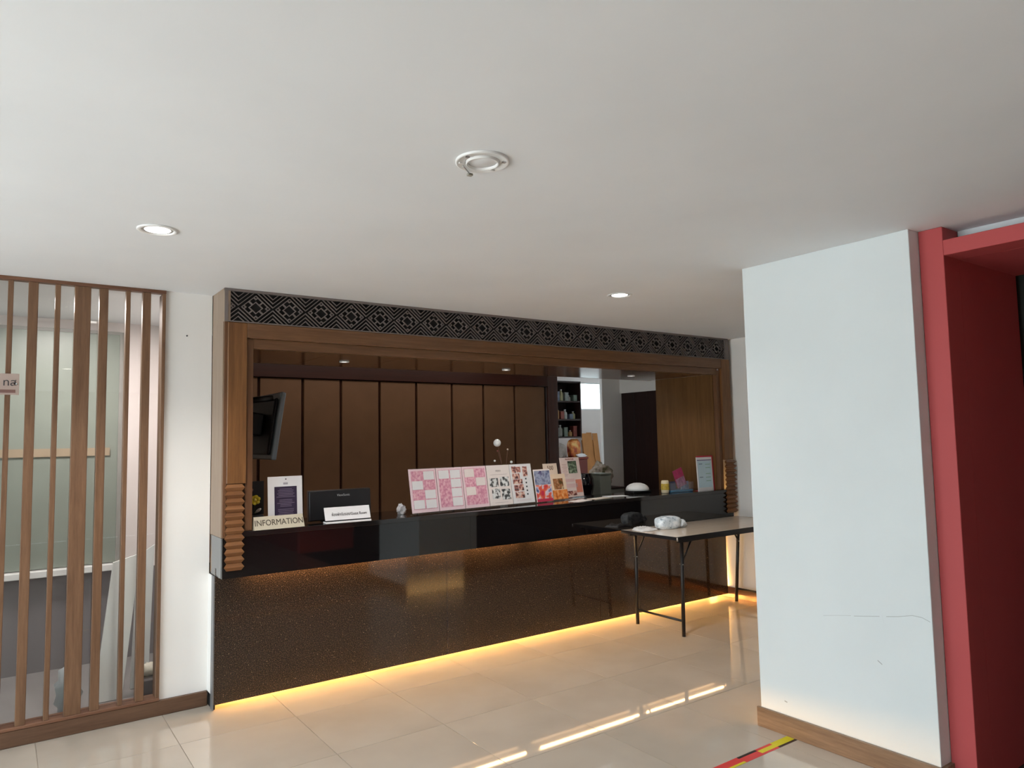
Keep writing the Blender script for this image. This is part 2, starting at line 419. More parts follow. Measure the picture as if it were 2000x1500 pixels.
# leaning white foam sheets and bags
def sheet(name, label, x0, x1, y0, lean_y, z1, th, mat, roll=0.0, skew=0.0):
    vs = []
    for z, yy, sk in ((0.004, y0, 0.0), (z1, y0+lean_y, skew)):
        vs += [(x0+sk, yy, z), (x1+sk, yy, z+roll*(z > 0.1)), (x1+sk, yy+th, z+roll*(z > 0.1)), (x0+sk, yy+th, z)]
    fs = [[0, 1, 2, 3], [7, 6, 5, 4], [0, 4, 5, 1], [1, 5, 6, 2], [2, 6, 7, 3], [3, 7, 4, 0]]
    o = mk(name, vs, fs, mat); return tag(o, label, 'board')
sheet('foam_sheet', 'white foam sheet leaning behind the glass, left of the narrow slat by the wall', 0.485, 0.635, 4.95, 0.10, 0.80, 0.02, M['white'], 0.04, 0.10)
sheet('foam_board', 'pale grey board leaning in the room behind the rightmost slats', 0.70, 0.80, 5.10, 0.16, 0.80, 0.02, plain('pale_board', rgb(205, 208, 208), 0.5), 0.06, 0.05)
def bag(name, label, c, r, mat, sc):
    bm = bmesh.new(); bmesh.ops.create_icosphere(bm, subdivisions=3, radius=r)
    rr = random.Random(int(c[0]*1000))
    for v in bm.verts:
        n = v.co.normalized(); k = 1+0.13*math.sin(9*n.x+3*n.z*4)+0.10*math.sin(13*n.y+7*n.z)+rr.uniform(-.04, .04)
        v.co = Vector((c[0]+v.co.x*sc[0]*k, c[1]+v.co.y*sc[1]*k, max(c[2]-r*sc[2]*0.86, c[2]+v.co.z*sc[2]*k)))
    o = from_bm(name, bm, mat, None, True); return tag(o, label, 'bag')
bag('plastic_bag', 'crumpled white plastic bag on the floor behind the slats', (0.345, 4.80, 0.137), 0.09, plain('bag_white', rgb(190, 196, 200), 0.35), (0.7, 0.8, 1.75))
bag('cloth_bundle', 'small off-white bundle on the floor behind the last slat', (0.77, 4.90, 0.160), 0.05, plain('bundle_white', rgb(206, 198, 184), 0.6), (0.9, 0.9, 0.8))
tag(box('storage_crate', 0.71, 0.86, 4.82, 4.98, 0.0, 0.126, plain('crate_dark', rgb(64, 60, 66), 0.5), bev=0.01), 'dark low crate under the off-white bundle behind the glass', 'crate')

# small acrylic sign hung on the slats
sg = thing('hanging_sign', 'small clear acrylic sign with dark lettering fixed on the slats', 'sign', (-0.02, YW-0.024, 1.79))
box('plate', -0.115, 0.066, YW-0.030, YW-0.024, 1.795, 1.906, plain('sign_plate', rgb(176, 156, 146), 0.2), sg, 0.001)
letters('lettering', 'ห้องน้ำชาย ทส', 0.052, M['ink'], sg, (0.055, YW-0.0308, 1.858), (1, 0, 0), (0, 0, 1), 'RIGHT')
box('colour_band', -0.115, 0.050, YW-0.0310, YW-0.0300, 1.805, 1.822, plain('sign_band', rgb(120, 88, 82), 0.4), sg)
tube('screw', (0.055, YW-0.034, 1.852), (0.055, YW-0.029, 1.852), 0.004, M['metal'], sg)

# ------------------------------------------------------------------ reception counter
XFL, XFR = 1.0386, 5.60
ctr = thing('reception_counter', 'long dark reception counter with black glass apron and speckled granite front', 'counter', (3.3, 4.5, 0))
for a, b in ((1.032, 2.583), (2.583, 4.021), (4.021, XR-0.017)):
    box('granite_panel', a+0.0015, b-0.0015, YP, YP+0.02, 0.031, 0.80, M['granite'], ctr, 0.001)
sbox('trim_2', 1.0255, 1.0325, YP+0.050, YW-0.0005, 0.084, 0.755, M['wall'])
box('end_trim', 1.026, 1.0325, YP-0.002, YP+0.049, 0.004, 0.756, plain('trim_grey', rgb(112, 114, 116), 0.35), ctr)
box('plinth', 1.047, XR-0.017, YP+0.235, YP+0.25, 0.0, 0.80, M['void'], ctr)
for a, b in ((XFL, 2.70), (2.70, 4.19), (4.19, XFR)):
    box('apron_panel', a+0.0004, b-0.0004, YA, YA+0.02, 0.757, 0.984, M['apron'], ctr)
box('apron_side', XFL-0.002, XFL+0.018, YA+0.021, YW-0.001, 0.757, 0.984, base_mat('grey_glass_side', (0.12, 0.125, 0.13, 1), 0.12, 0.6)[0], ctr, 0.001)
box('apron_underside', XFL+0.02, XFR, YA+0.021, YP-0.001, 0.790, 0.800, M['white'], ctr)
box('countertop', XFL+0.075, XFR-0.02, YA-0.006, 4.74, 0.984, CT, M['top'], ctr, 0.002)
box('staff_side', 1.10, 5.50, 4.66, 4.70, 0.0, 0.983, M['panel'], ctr)
box('light_stop_panel', 1.0335, 1.046, YP+0.021, YP+0.251, 0.0, 0.756, M['void'], ctr)  # unseen panel added to stop tube and strip light leaking at the left
# warm tubes under the apron (seen mirrored in the floor) and in the toe gap
warm = (1.0, 0.60, 0.26, 1)
tm = emit('warm_tube_glow', warm, 26.0)
for k, (a, b) in enumerate(((1.20, 2.30), (2.36, 3.20), (3.34, 4.36), (4.46, 5.48))):
    tb = tube('fluorescent_tube', (a, 4.345, 0.769), (b, 4.345, 0.769), 0.009, tm, None, seg=10)
    tag(tb, 'warm glowing tube lamp under the apron overhang, %s' % ('leftmost of four', 'second from the left', 'third from the left', 'rightmost of four')[k], 'lamp', 'tubes under the counter apron')
tm2 = emit('toe_strip_glow', (1.0, 0.50, 0.13, 1), 900.0)
tag(box('led_strip', 1.06, XR-0.03, YP+0.228, YP+0.2345, 0.010, 0.028, tm2), 'warm light strip in the gap under the granite counter front', 'light strip')

# ------------------------------------------------------------------ wooden portal over the counter
por = thing('counter_portal', 'brown wooden portal framing the reception desk, fretwork frieze on top', 'portal frame', (3.3, 4.3, 0.8))
ZF0, ZF1 = 2.228, CEIL-0.001
box('side_panel', XFL-0.004, XFL+0.03, YF+0.03, YW-0.001, 0.986, ZF0, M['side'], por)
box('frieze_side', XFL-0.004, XFL+0.03, YF+0.004, YW-0.001, ZF0, ZF1, M['side'], por)
box('frieze_backing', XFL+0.03, XFR-0.01, YF+0.020, YF+0.03, ZF0, ZF1, M['void'], por)
box('frieze_top_rail', XFL-0.004, XFR, YF, YF+0.0195, ZF1-0.014, ZF1, M['fret'], por)
box('frieze_bottom_rail', XFL+0.016, XFR, YF, YF+0.0195, ZF0, ZF0+0.006, M['fret'], por)
box('frieze_end_strip', XFL-0.004, XFL+0.016, YF, YF+0.0035, ZF0, ZF1-0.0145, M['fret'], por)
box('frieze_end_cap', XFR-0.045, XFR, YF, YF+0.0195, ZF0+0.0065, ZF1-0.0145, M['fret'], por)
# fretwork: one motif, repeated
CW = 0.2015; CH = ZF1-0.0145-(ZF0+0.006)
def clip(poly, f):
    out = []
    for i in range(len(poly)):
        a, b = poly[i], poly[(i+1) % len(poly)]; fa, fb = f(a), f(b)
        if fa >= 0: out.append(a)
        if (fa >= 0) != (fb >= 0):
            t = fa/(fa-fb); out.append((a[0]+(b[0]-a[0])*t, a[1]+(b[1]-a[1])*t))
    return out
def motif(alt, xmin=-0.5):
    polys = []
    w = 0.017
    rs = [0.195, 0.41, 0.55, 0.69, 0.83]
    quad = []
    for r in rs: quad.append([(r-w, 0), (r+w, 0), (0, r+w), (0, r-w)])
    d = w/1.4142*1.3
    quad.append([(0.09+d, 0.09-d), (0.20+d, 0.20-d), (0.20-d, 0.20+d), (0.09-d, 0.09+d)])     # tie between the two diamonds
    quad.append([(0.0, 0.265), (0.0, 0.310), (0.055, 0.365), (0.075, 0.340)])                  # hooks at the points
    quad.append([(0.265, 0.0), (0.310, 0.0), (0.365, 0.055), (0.340, 0.075)])
    for sx in (1, -1):
        for sy in (1, -1):
            for q in quad:
                p = clip(clip(q, lambda c: 0.5-c[0]), lambda c: 0.5-c[1])
                p = [(sx*x, sy*y) for x, y in p]
                p = clip(p, lambda c: c[0]-xmin) if len(p) > 2 else p
                if len(p) > 2: polys.append(p if sx*sy > 0 else p[::-1])
    vs, fs = [], []
    for p in polys:
        n = len(p); b = len(vs)
        vs += [(x*CW, -0.006, y*CH) for x, y in p] + [(x*CW, 0.006, y*CH) for x, y in p]
        fs.append([b+i for i in range(n)]); fs.append([b+n+i for i in range(n)][::-1])
        for i in range(n):
            k = (i+1) % n; fs.append([b+k, b+i, b+n+i, b+n+k])
    return vs, fs
zc = (ZF0+0.006+ZF1-0.0145)/2
vs, fs = motif(0)
me = bpy.data.meshes.new('fretwork'); me.from_pydata(vs, [], fs); me.materials.append(M['fret'])
x = 1.1140+CW/2
while x+CW/2 < XFR-0.04:
    o = bpy.data.objects.new('fretwork', me); C.objects.link(o); o.parent = por
    o.location = Vector((x, YF+0.012, zc))-WL[por]; x += CW
vs, fs = motif(0, 0.5-(1.1140-(XFL+0.016))/CW)
me2 = bpy.data.meshes.new('fretwork_end'); me2.from_pydata(vs, [], fs); me2.materials.append(M['fret'])
o = bpy.data.objects.new('fretwork', me2); C.objects.link(o); o.parent = por
o.location = Vector((1.1140-CW/2, YF+0.012, zc))-WL[por]
# frame members
def upright(x0, x1, sgn):
    # outer casing, raised fillet, inner step
    box('casing', min(x0, x1), max(x0, x1), YF+0.004, YF+0.06, 1.292 if True else 0, 2.140, M['frame_z'], por, 0.003)
xl0, xl1 = XFL+0.018, 1.166
xr0, xr1 = 5.494, XFR+0.018
box('casing', xl0, xl1, YF+0.004, YF+0.05, 1.290, 2.2275, M['frame_z'], por, 0.003)
box('casing', xr0, xr1, YF+0.004, YF+0.05, 1.290, 2.2275, M['frame_z'], por, 0.003)
box('casing_lintel', xl1, xr0, YF+0.004, YF+0.05, 2.139, 2.2275, M['frame_x'], por, 0.003)
box('fillet', XFL+0.002, xl0, YF+0.012, YF+0.05, 0.986, 2.2275, M['jamb'], por)
box('inner_jamb', xl1, 1.208, YF+0.026, YF+0.07, CT+0.0005, 2.139, M['jamb'], por, 0.002)
box('inner_jamb', 5.446, xr0, YF+0.026, YF+0.07, CT+0.0005, 2.139, M['jamb'], por, 0.002)
box('inner_lintel', 1.208, 5.446, YF+0.026, YF+0.07, 2.080, 2.139, M['frame_x'], por, 0.002)
tube('rivet', (5.462, YF+0.020, 2.128), (5.462, YF+0.027, 2.128), 0.008, M['metal'], por)
# ridged feet of the uprights: triangular ridges on the front and both sides
def ridged(x0, x1, d=0.013):
    n = 12; z0, z1 = 0.800, 1.289; h = (z1-z0)/n
    y0, y1 = YF-0.004, YA-0.0065
    core_y = YF+0.003
    for k in range(n):
        a = z0+k*h; b = a+h*0.97; m_ = (a+b)/2
        # prism band: waist at its edges, nose in the middle
        def ring(z, e): return [(x0-e, core_y-e, z), (x1+e, core_y-e, z), (x1+e, y1, z), (x0-e, y1, z)]
        vs = ring(a, 0)+ring(m_, d)+ring(b, 0); fs = [[3, 2, 1, 0], [8, 9, 10, 11]]
        for i in (0, 4):
            for j in range(4):
                j2 = (j+1) % 4; fs.append([i+j, i+j2, i+4+j2, i+4+j])
        mk('ridge', vs, fs, M['ridge'], por)
ridged(1.060, 1.143)
ridged(5.507, XFR+0.016, 0.019)
# soffit boards and niche sides
for k in range(8):
    a = 1.208+k*(5.446-1.208)/8; b = a+(5.446-1.208)/8
    box('soffit_board', a+0.001, b-0.001, YF+0.072, YS, SOF, SOF+0.02, M['soffit'], por)
box('niche_side', 5.446, 5.470, YF+0.072, 5.04, 0.76, SOF-0.001, M['niche'], por)
box('niche_side', 1.184, 1.208, YF+0.072, 5.04, 0.76, SOF-0.001, M['niche'], por)
box('soffit_edge', 1.184, 5.470, YS, YS+0.02, SOF, CEIL-0.001, M['panel'], por)

# ------------------------------------------------------------------ back office
pw = sbox('wall_panelled', 1.06, 4.95, YPAN+0.03, YPAN+0.12, 0, CEIL, M['strip'])
edges = [1.10, 1.40, 1.796, 2.181, 2.540, 2.927, 3.320, 3.727, 4.109, 4.513, 4.934]
for a, b in zip(edges[:-1], edges[1:]):
    box('wall_panel', a+0.013, b-0.013, YPAN, YPAN+0.029, 0.05, 2.085, M['panel'], pw, 0.002)
box('cornice', 1.07, 4.95, YPAN-0.03, YPAN+0.029, 2.090, 2.21, M['cornice'], pw, 0.003)
box('edge_strip', 4.936, 4.950, YPAN-0.006, YPAN+0.029, 0.05, 2.085, M['metal'], pw)
sbox('trim_1', 4.955, 5.087, YPAN-0.03, YPAN+0.12, 0, CEIL, M['strip'], bev=0.003)
# store room at the far right
sbox('wall_store_back', 4.95, 6.42, 7.3, 7.4, 0, CEIL, M['pink_wall'])
sbox('wall_store_back_low', 6.42, 6.84, 7.3, 7.4, 0, 1.89, M['pink_wall'])
sbox('wall_store_back_high', 6.42, 6.84, 7.3, 7.4, 2.27, CEIL, M['pink_wall'])
sbox('wall_store_back_end', 6.84, 7.7, 7.3, 7.4, 0, CEIL, M['pink_wall'])
sbox('wall_store_right', 6.90, 7.0, 5.90, 7.3, 0, CEIL, M['wall'])
sbox('wall_store_side', XR+0.12, 6.90, 5.82, 5.90, 0, CEIL, M['wall'])
w2 = struct(thing('window_2', None, None, (6.63, 7.35, 1.89)))
box('frame_side', 6.42, 6.44, 7.32, 7.36, 1.89, 2.27, M['white'], w2); box('frame_side', 6.82, 6.84, 7.32, 7.36, 1.89, 2.27, M['white'], w2)
box('frame_bottom', 6.44, 6.82, 7.32, 7.36, 1.89, 1.91, M['white'], w2); box('frame_top', 6.44, 6.82, 7.32, 7.36, 2.25, 2.27, M['white'], w2)
box('pane', 6.44, 6.82, 7.338, 7.342, 1.91, 2.25, M['glass'], w2)

# ------------------------------------------------------------------ downlights in the lobby ceiling
lens = emit('downlight_lens', (1.0, 0.95, 0.88, 1), 9.0)
def spot(x, y, z, power, col=(1.0, 0.95, 0.89), ang=2.4, r=0.05):
    l = bpy.data.lights.new('downlight_bulb', 'SPOT'); l.energy = power; l.color = col; l.spot_size = ang; l.spot_blend = 0.6; l.shadow_soft_size = r
    o = bpy.data.objects.new('downlight_bulb', l); C.objects.link(o); o.location = (x, y, z)
def downlight(x, y, label, power, r=0.080, z=CEIL, group='ceiling downlights', glow=None, warmth=(1.0, 0.95, 0.89)):
    t = thing('downlight', label, 'ceiling light', (x, y, z), None, group)
    lathe('trim_ring', [(r, -0.0005), (r, -0.004), (r*0.93, -0.007), (r*0.80, -0.006), (r*0.77, -0.0005)], (x, y, z), M['white'], t, cap=False)
    lathe('reflector', [(r*0.77, -0.0012), (r*0.66, -0.0035), (r*0.64, -0.0012)], (x, y, z), M['metal'], t, cap=False)
    lathe('lens', [(r*0.63, -0.001), (r*0.62, -0.003), (r*0.3, -0.005), (0.002, -0.0055)], (x, y, z), glow or lens, t)
    spot(x, y, z-0.03, power, warmth)
    return t
downlight(0.512, 3.235, 'lit round downlight in the ceiling in front of the slatted screen', 64)
downlight(3.215, 3.255, 'lit round downlight in the ceiling near the white column', 64)
for k, (x, y, w) in enumerate(((-1.3, 0.9, 'left of the viewer'), (0.6, -0.5, 'just behind the viewer'), (-1.0, -2.4, 'far behind the viewer'))):
    downlight(x, y, 'lit round downlight in the ceiling %s' % w, 64)  # unseen lamps added outside the view to brighten floor and ceiling
# empty fitting: ring without its cover
rx, ry, rr = 1.258, 1.882, 0.088
rg = thing('empty_light_ring', 'round white light fitting without cover, a clip hanging from it', 'ceiling fitting', (rx, ry, CEIL))
lathe('flange', [(rr, -0.0005), (rr, -0.007), (rr*0.95, -0.009), (rr*0.90, -0.006), (rr*0.66, -0.005), (rr*0.64, -0.0005)], (rx, ry, CEIL), M['white'], rg, 40, False)
lathe('inner_rim', [(rr*0.62, -0.0005), (rr*0.62, -0.012), (rr*0.57, -0.013), (rr*0.55, -0.004)], (rx, ry, CEIL), M['white'], rg, 40, False)
lathe('cover_plate', [(rr*0.55, -0.001), (rr*0.545, -0.004), (0.003, -0.0045)], (rx, ry, CEIL), M['ceil'], rg, 40)
tube('clip_arm', (rx-0.044, ry+0.050, CEIL-0.009), (rx-0.004, ry+0.074, CEIL-0.019), 0.0022, M['metal'], rg)
box('clip', rx-0.008, rx+0.010, ry+0.072, ry+0.086, CEIL-0.025, CEIL-0.017, plain('clip_grey', (0.3, 0.29, 0.25, 1), 0.5), rg, 0.001)
for a in (2.6, 3.4, 0.5, 5.6):
    x_, y_ = rx+rr*0.80*math.cos(a), ry+rr*0.80*math.sin(a)
    box('screw_tab', x_-0.006, x_+0.006, y_-0.004, y_+0.004, CEIL-0.010, CEIL-0.0062, M['white'] if a < 3 else M['metal'], rg)
# three small lights in the wooden soffit
lens2 = emit('soffit_lens', (1.0, 0.93, 0.84, 1), 2.2)
for k, x in enumerate((1.985, 3.40, 4.845)):
    downlight(x, 4.785, 'small lit spotlight in the wooden soffit, %s' % ('above the monitor', 'above the pink boards\' right end', 'above the white dome')[k], 6.0, 0.036, SOF, 'soffit spotlights', lens2)

# ------------------------------------------------------------------ folding table
tab = thing('folding_table', 'folding table with glossy pale top and black metal legs by the counter', 'table', (4.92, 4.02, 0))
tm_ = wood('table_laminate', rgb(206, 186, 166), rgb(222, 204, 186), 'X', 0.10, 0.5)
TZ = 0.765; tx0, tx1, ty0, ty1 = 4.142, 5.640, 3.674, 4.262
box('tabletop', tx0+0.004, tx1-0.004, ty0+0.004, ty1-0.004, TZ-0.022, TZ, tm_, tab)
bm = bmesh.new()
bm_box(bm, tx0, tx1, ty0, ty0+0.004, TZ-0.026, TZ-0.001); bm_box(bm, tx0, tx1, ty1-0.004, ty1, TZ-0.026, TZ-0.001)
bm_box(bm, tx0, tx0+0.004, ty0+0.004, ty1-0.004, TZ-0.026, TZ-0.001); bm_box(bm, tx1-0.004, tx1, ty0+0.004, ty1-0.004, TZ-0.026, TZ-0.001)
from_bm('edge_band', bm, M['black'], tab)
box('apron_rail', tx0+0.05, tx1-0.05, ty0+0.03, ty0+0.05, TZ-0.05, TZ-0.0225, M['black'], tab)
box('apron_rail', tx0+0.05, tx1-0.05, ty1-0.05, ty1-0.03, TZ-0.05, TZ-0.0225, M['black'], tab)
for s_, X in ((1, 4.283), (-1, 5.555)):
    for y in (3.765, 4.245):
        yt = y-0.036; xt = X-0.030*s_
        tube('leg', (X, y, 0.0), (xt, yt, TZ-0.023), 0.0145, M['black'], tab, 0.0145, 14)
        f_ = 0.55/(TZ-0.023); xm, ymid = X+(xt-X)*f_, y+(yt-y)*f_
        b = tube('brace', (xm, ymid, 0.55), (xm+0.13*s_, ymid, TZ-0.025), 0.0065, M['black'], tab)
        tube('rivet', (xm-0.004, ymid-0.017, 0.545), (xm-0.004, ymid+0.017, 0.545), 0.004, M['metal'], tab)
    tube('stretcher', (X-0.004*s_, 3.760, 0.115), (X-0.004*s_, 4.240, 0.115), 0.009, M['black'], tab)
tube('hinge_clip', (tx0+0.002, ty0-0.002, TZ-0.03), (tx0+0.002, ty0-0.002, TZ-0.005), 0.006, M['metal'], tab)

# things on the table
def lump(name, label, cat, c, rx_, ry_, rz_, mat, rot=0.0, seed=1, boxy=1.0, amp=0.10):
    bm = bmesh.new(); bmesh.ops.create_icosphere(bm, subdivisions=4, radius=1)
    q = random.Random(seed); ph = [q.uniform(0, 6.28) for _ in range(6)]
    ca, sa = math.cos(rot), math.sin(rot)
    for v in bm.verts:
        n = v.co.normalized()
        k = 1+amp*math.sin(5*n.x+ph[0])*math.sin(4*n.z+ph[1])+amp*0.7*math.sin(11*n.y+6*n.x+ph[2])+amp*0.4*math.sin(21*n.x-9*n.z+ph[3])
        pw = lambda c: math.copysign(abs(c)**boxy, c)
        x_, y_, z_ = pw(n.x)*rx_*k, pw(n.y)*ry_*k, pw(n.z)*rz_*k
        z_ = max(z_, -rz_*0.8)
        v.co = Vector((c[0]+ca*x_-sa*y_, c[1]+sa*x_+ca*y_, c[2]+z_+rz_*0.8+0.0005))
    o = from_bm(name, bm, mat, None, True)
    return tag(o, label, cat) if label else o
bag_m, nt, p = base_mat('clear_plastic_wrap', (0.66, 0.74, 0.80, 1), 0.18, 0.6)
nz = add_noise(nt, 22, 4, coords(nt), 0.7)
rp = ramp(nt, nz.outputs['Fac'], [(0.32, (0.22, 0.28, 0.34, 1)), (0.43, (0.60, 0.68, 0.74, 1)), (0.60, (0.88, 0.92, 0.95, 1))])
nt.links.new(rp.outputs['Color'], p.inputs['Base Color']); add_bump(nt, p, nz.outputs['Fac'], 0.6, 0.004)
roll = thing('wrapped_roll', 'rolled bundle wrapped in clear bluish plastic on the folding table', 'plastic roll', (4.500, 4.07, TZ))
o = lump('wrap', None, None, (4.480, 4.065, TZ), 0.112, 0.060, 0.056, bag_m, -0.15, 3, 0.62, 0.035)
o.parent = roll; o.location = o.location-Vector((4.500, 4.07, TZ))
o = lump('twisted_end', None, None, (4.610, 4.050, TZ), 0.052, 0.042, 0.036, bag_m, -0.15, 9, amp=0.14)
o.parent = roll; o.location = o.location-Vector((4.500, 4.07, TZ))
# folded plastic sheet: low wavy sheet with thickness
def crumple(name, label, cat, x0, x1, y0, y1, z, h, mat, seed, skew=0.0):
    q = random.Random(seed); n = 14; vs = []; fs = []
    f = lambda u, v: h*(0.35+0.65*max(0, math.sin(3.1*u+0.2))*(0.7+0.3*math.sin(9*v+4*u)))*(0.5+0.5*math.sin(7*u+11*v+seed)**2)
    for i in range(n+1):
        for j in range(n+1):
            u, v = i/n, j/n; ed = 0.0 if (i in (0, n) or j in (0, n)) else 1.0
            xx = x0+(x1-x0)*u+skew*v+q.uniform(-.004, .004); yy = y0+(y1-y0)*v+q.uniform(-.004, .004)-0.02*math.sin(3*u)*(1-v)
            vs.append((xx, yy, z+0.004+f(u, v)*ed))
    for i in range(n):
        for j in range(n):
            a = i*(n+1)+j; fs.append([a, a+n+1, a+n+2, a+1])
    b = len(vs); vs += [(v[0], v[1], z+0.0006) for v in vs]
    fs += [[k+b for k in f_][::-1] for f_ in fs]
    ring = [i*(n+1) for i in range(n+1)]+[n*(n+1)+j for j in range(1, n+1)]+[i*(n+1)+n for i in range(n-1, -1, -1)]+[j for j in range(n-1, 0, -1)]
    for k in range(len(ring)):
        a, c = ring[k], ring[(k+1) % len(ring)]; fs.append([a, a+b, c+b, c])
    return tag(mk(name, vs, fs, mat, None, True), label, cat)
crumple('plastic_bag', 'flat crumpled white plastic bag at the left end of the folding table', 'bag', 4.170, 4.355, 4.06, 4.19, TZ, 0.030, plain('white_film', (0.78, 0.76, 0.75, 1), 0.22, vary=0.1, scale=25), 4, 0.02)

# ------------------------------------------------------------------ floor tape
tp = thing('floor_tape', 'red, yellow and black striped tape on the floor by the column', 'tape', (3.0, 2.21, 0))
tr = plain('tape_red', rgb(196, 52, 56), 0.35); ty = plain('tape_yellow', rgb(196, 190, 30), 0.35); tk = plain('tape_black', rgb(26, 18, 24), 0.35)
ya_, yb2, ym = 2.182, 2.240, 2.211
segs = [(0.6, 0.9, 'ryk'), (0.9, 1.2, 'kry'), (1.2, 1.5, 'rrk'), (1.5, 1.8, 'yrr'), (1.8, 2.1, 'kry'), (2.1, 2.4, 'rry'), (2.4, 2.70, 'kry'), (2.70, 2.88, 'yrr'), (2.88, 3.02, 'rrk'), (3.02, 3.14, 'ryr'), (3.14, 3.284, 'kyy')]
tc_ = {'r': tr, 'y': ty, 'k': tk}
for a, b, cs in segs:
    for k, ch in enumerate(cs):
        box('stripe', a, b, (ya_, ya_+0.014, ya_+0.042)[k], (ya_+0.014, ya_+0.042, yb2)[k], 0.0, 0.0008, tc_[ch], tp)

# ------------------------------------------------------------------ on the counter, left
def lines(name, parent, x0, x1, zs, y, h, mat, frac=None, seed=0):
    """flat printed text lines, joined: too small to pick apart"""
    q = random.Random(seed); bm = bmesh.new()
    for z in zs:
        w = (x1-x0)*(frac if frac else q.uniform(0.6, 1.0)); c = (x0+x1)/2
        bm_box(bm, c-w/2, c+w/2, y-0.0006, y, z, z+h)
    o = from_bm(name, bm, mat, parent); o['kind'] = 'stuff'; return o
beige = plain('beige_sign', rgb(196, 186, 166), 0.5, vary=0.03)
inf = thing('information_sign', 'beige tent sign reading INFORMATION at the left end of the counter', 'sign', (1.366, 4.282, CT), (0, 0, 0.02))
vs = [(-0.150, -0.018, 0), (0.150, -0.018, 0), (0.150, 0.05, 0), (-0.150, 0.05, 0), (-0.147, 0.012, 0.074), (0.147, 0.012, 0.074), (0.147, 0.02, 0.074), (-0.147, 0.02, 0.074)]
tnt = mk('tent', vs, [[3, 2, 1, 0], [4, 5, 6, 7], [0, 1, 5, 4], [1, 2, 6, 5], [2, 3, 7, 6], [3, 0, 4, 7]], beige, inf)
tl = math.hypot(0.030, 0.074)
letters('lettering', 'INFORMATION', 0.050, plain('sign_ink', rgb(70, 62, 52), 0.6), tnt, (0.0, -0.018+0.030*0.50-0.0008, 0.074*0.50), (1, 0, 0), (0, 0.030/tl, 0.074/tl), sx=0.86)
nb = thing('notice_stand', 'white framed notice with dark purple text panel behind the information sign', 'notice', (1.440, 4.385, CT), (-0.06, 0, 0.03))
box('board', -0.108, 0.108, 0, 0.006, 0.0, 0.300, M['paper'], nb, 0.001)
pur = plain('purple_print', rgb(52, 40, 66), 0.4, vary=0.12, scale=30)
box('text_panel', -0.068, 0.072, -0.0012, 0.0, 0.045, 0.238, pur, nb)
lines('printed_lines', nb, -0.056, 0.060, [0.060+0.0095*k for k in range(18) if k not in (5, 11)], -0.0012, 0.0028, plain('pale_print', rgb(130, 118, 140), 0.5), None, 3)
box('crest', -0.012, 0.016, -0.0012, 0.0, 0.250, 0.262, plain('crest_grey', rgb(170, 164, 172), 0.5), nb)
tube('hanging_hole', (0.004, -0.0015, 0.283), (0.004, 0.0, 0.283), 0.004, M['ink'], nb)
box('support_leg', -0.03, 0.03, 0.0065, 0.05, 0.0, 0.006, M['acrylic'], nb)
# black planter with yellow flower
pl_ = thing('flower_box', 'black box with a yellow silk flower beside the left upright', 'flower pot', (1.268, 4.43, CT))
box('pot', 1.222, 1.312, 4.40, 4.46, CT, CT+0.075, M['black'], pl_, 0.006)
box('back_card', 1.222, 1.325, 4.452, 4.460, CT+0.075, CT+0.275, M['black'], pl_)
yel = plain('yellow_petal', rgb(214, 190, 48), 0.5, vary=0.2, scale=40)
def petal(c, d, up_, L, W, mat, parent, name='petal'):
    d = Vector(d).normalized(); u_ = Vector(up_); s_ = d.cross(u_).normalized(); n_ = s_.cross(d).normalized(); c = Vector(c)
    prof = [(0, .12), (.35, .85), (.7, 1.0), (1.0, .35)]
    vs = []
    for t_, w_ in prof:
        for e in (-1, 1): vs.append(c+d*L*t_+s_*W*w_*e*0.5+n_*(0.25*L*t_*t_))
    m_ = len(vs); vs += [v-n_*0.0015 for v in vs]
    fs = []
    for i in range(len(prof)-1):
        a = 2*i; fs.append([a, a+1, a+3, a+2]); fs.append([m_+a+2, m_+a+3, m_+a+1, m_+a]); fs.append([a, a+2, m_+a+2, m_+a]); fs.append([a+1, m_+a+1, m_+a+3, a+3])
    fs.append([0, m_, m_+1, 1]); fs.append([2*len(prof)-2, 2*len(prof)-1, m_+2*len(prof)-1, m_+2*len(prof)-2])
    return mk(name, vs, fs, mat, parent, True)
fc = Vector((1.262, 4.425, CT+0.165))
for k in range(6):
    a = k*math.pi/3+0.3
    petal(fc, (math.cos(a), -0.45, math.sin(a)), (0, -1, 0.1), 0.036, 0.030, yel, pl_)
ball('flower_centre', fc+Vector((0, -0.008, 0)), 0.010, plain('flower_heart', rgb(230, 210, 110), 0.6), pl_)
tube('stem', (1.266, 4.43, CT+0.07), (1.262, 4.43, CT+0.165), 0.0025, plain('stem_green', rgb(52, 66, 34), 0.6), pl_)
petal((1.262, 4.425, CT+0.085), (0.7, -0.4, 0.6), (0, -1, 0.2), 0.050, 0.018, plain('white_leaf', rgb(206, 194, 186), 0.5), pl_, 'leaf')
petal((1.250, 4.425, CT+0.085), (-0.5, -0.4, 0.8), (0, -1, 0.2), 0.045, 0.018, plain('dark_leaf', rgb(40, 50, 32), 0.5), pl_, 'leaf')
petal((1.245, 4.425, CT+0.21), (-0.2, -0.4, 0.9), (0, -1, 0.2), 0.030, 0.018, plain('pink_leaf', rgb(160, 110, 96), 0.5), pl_, 'leaf')
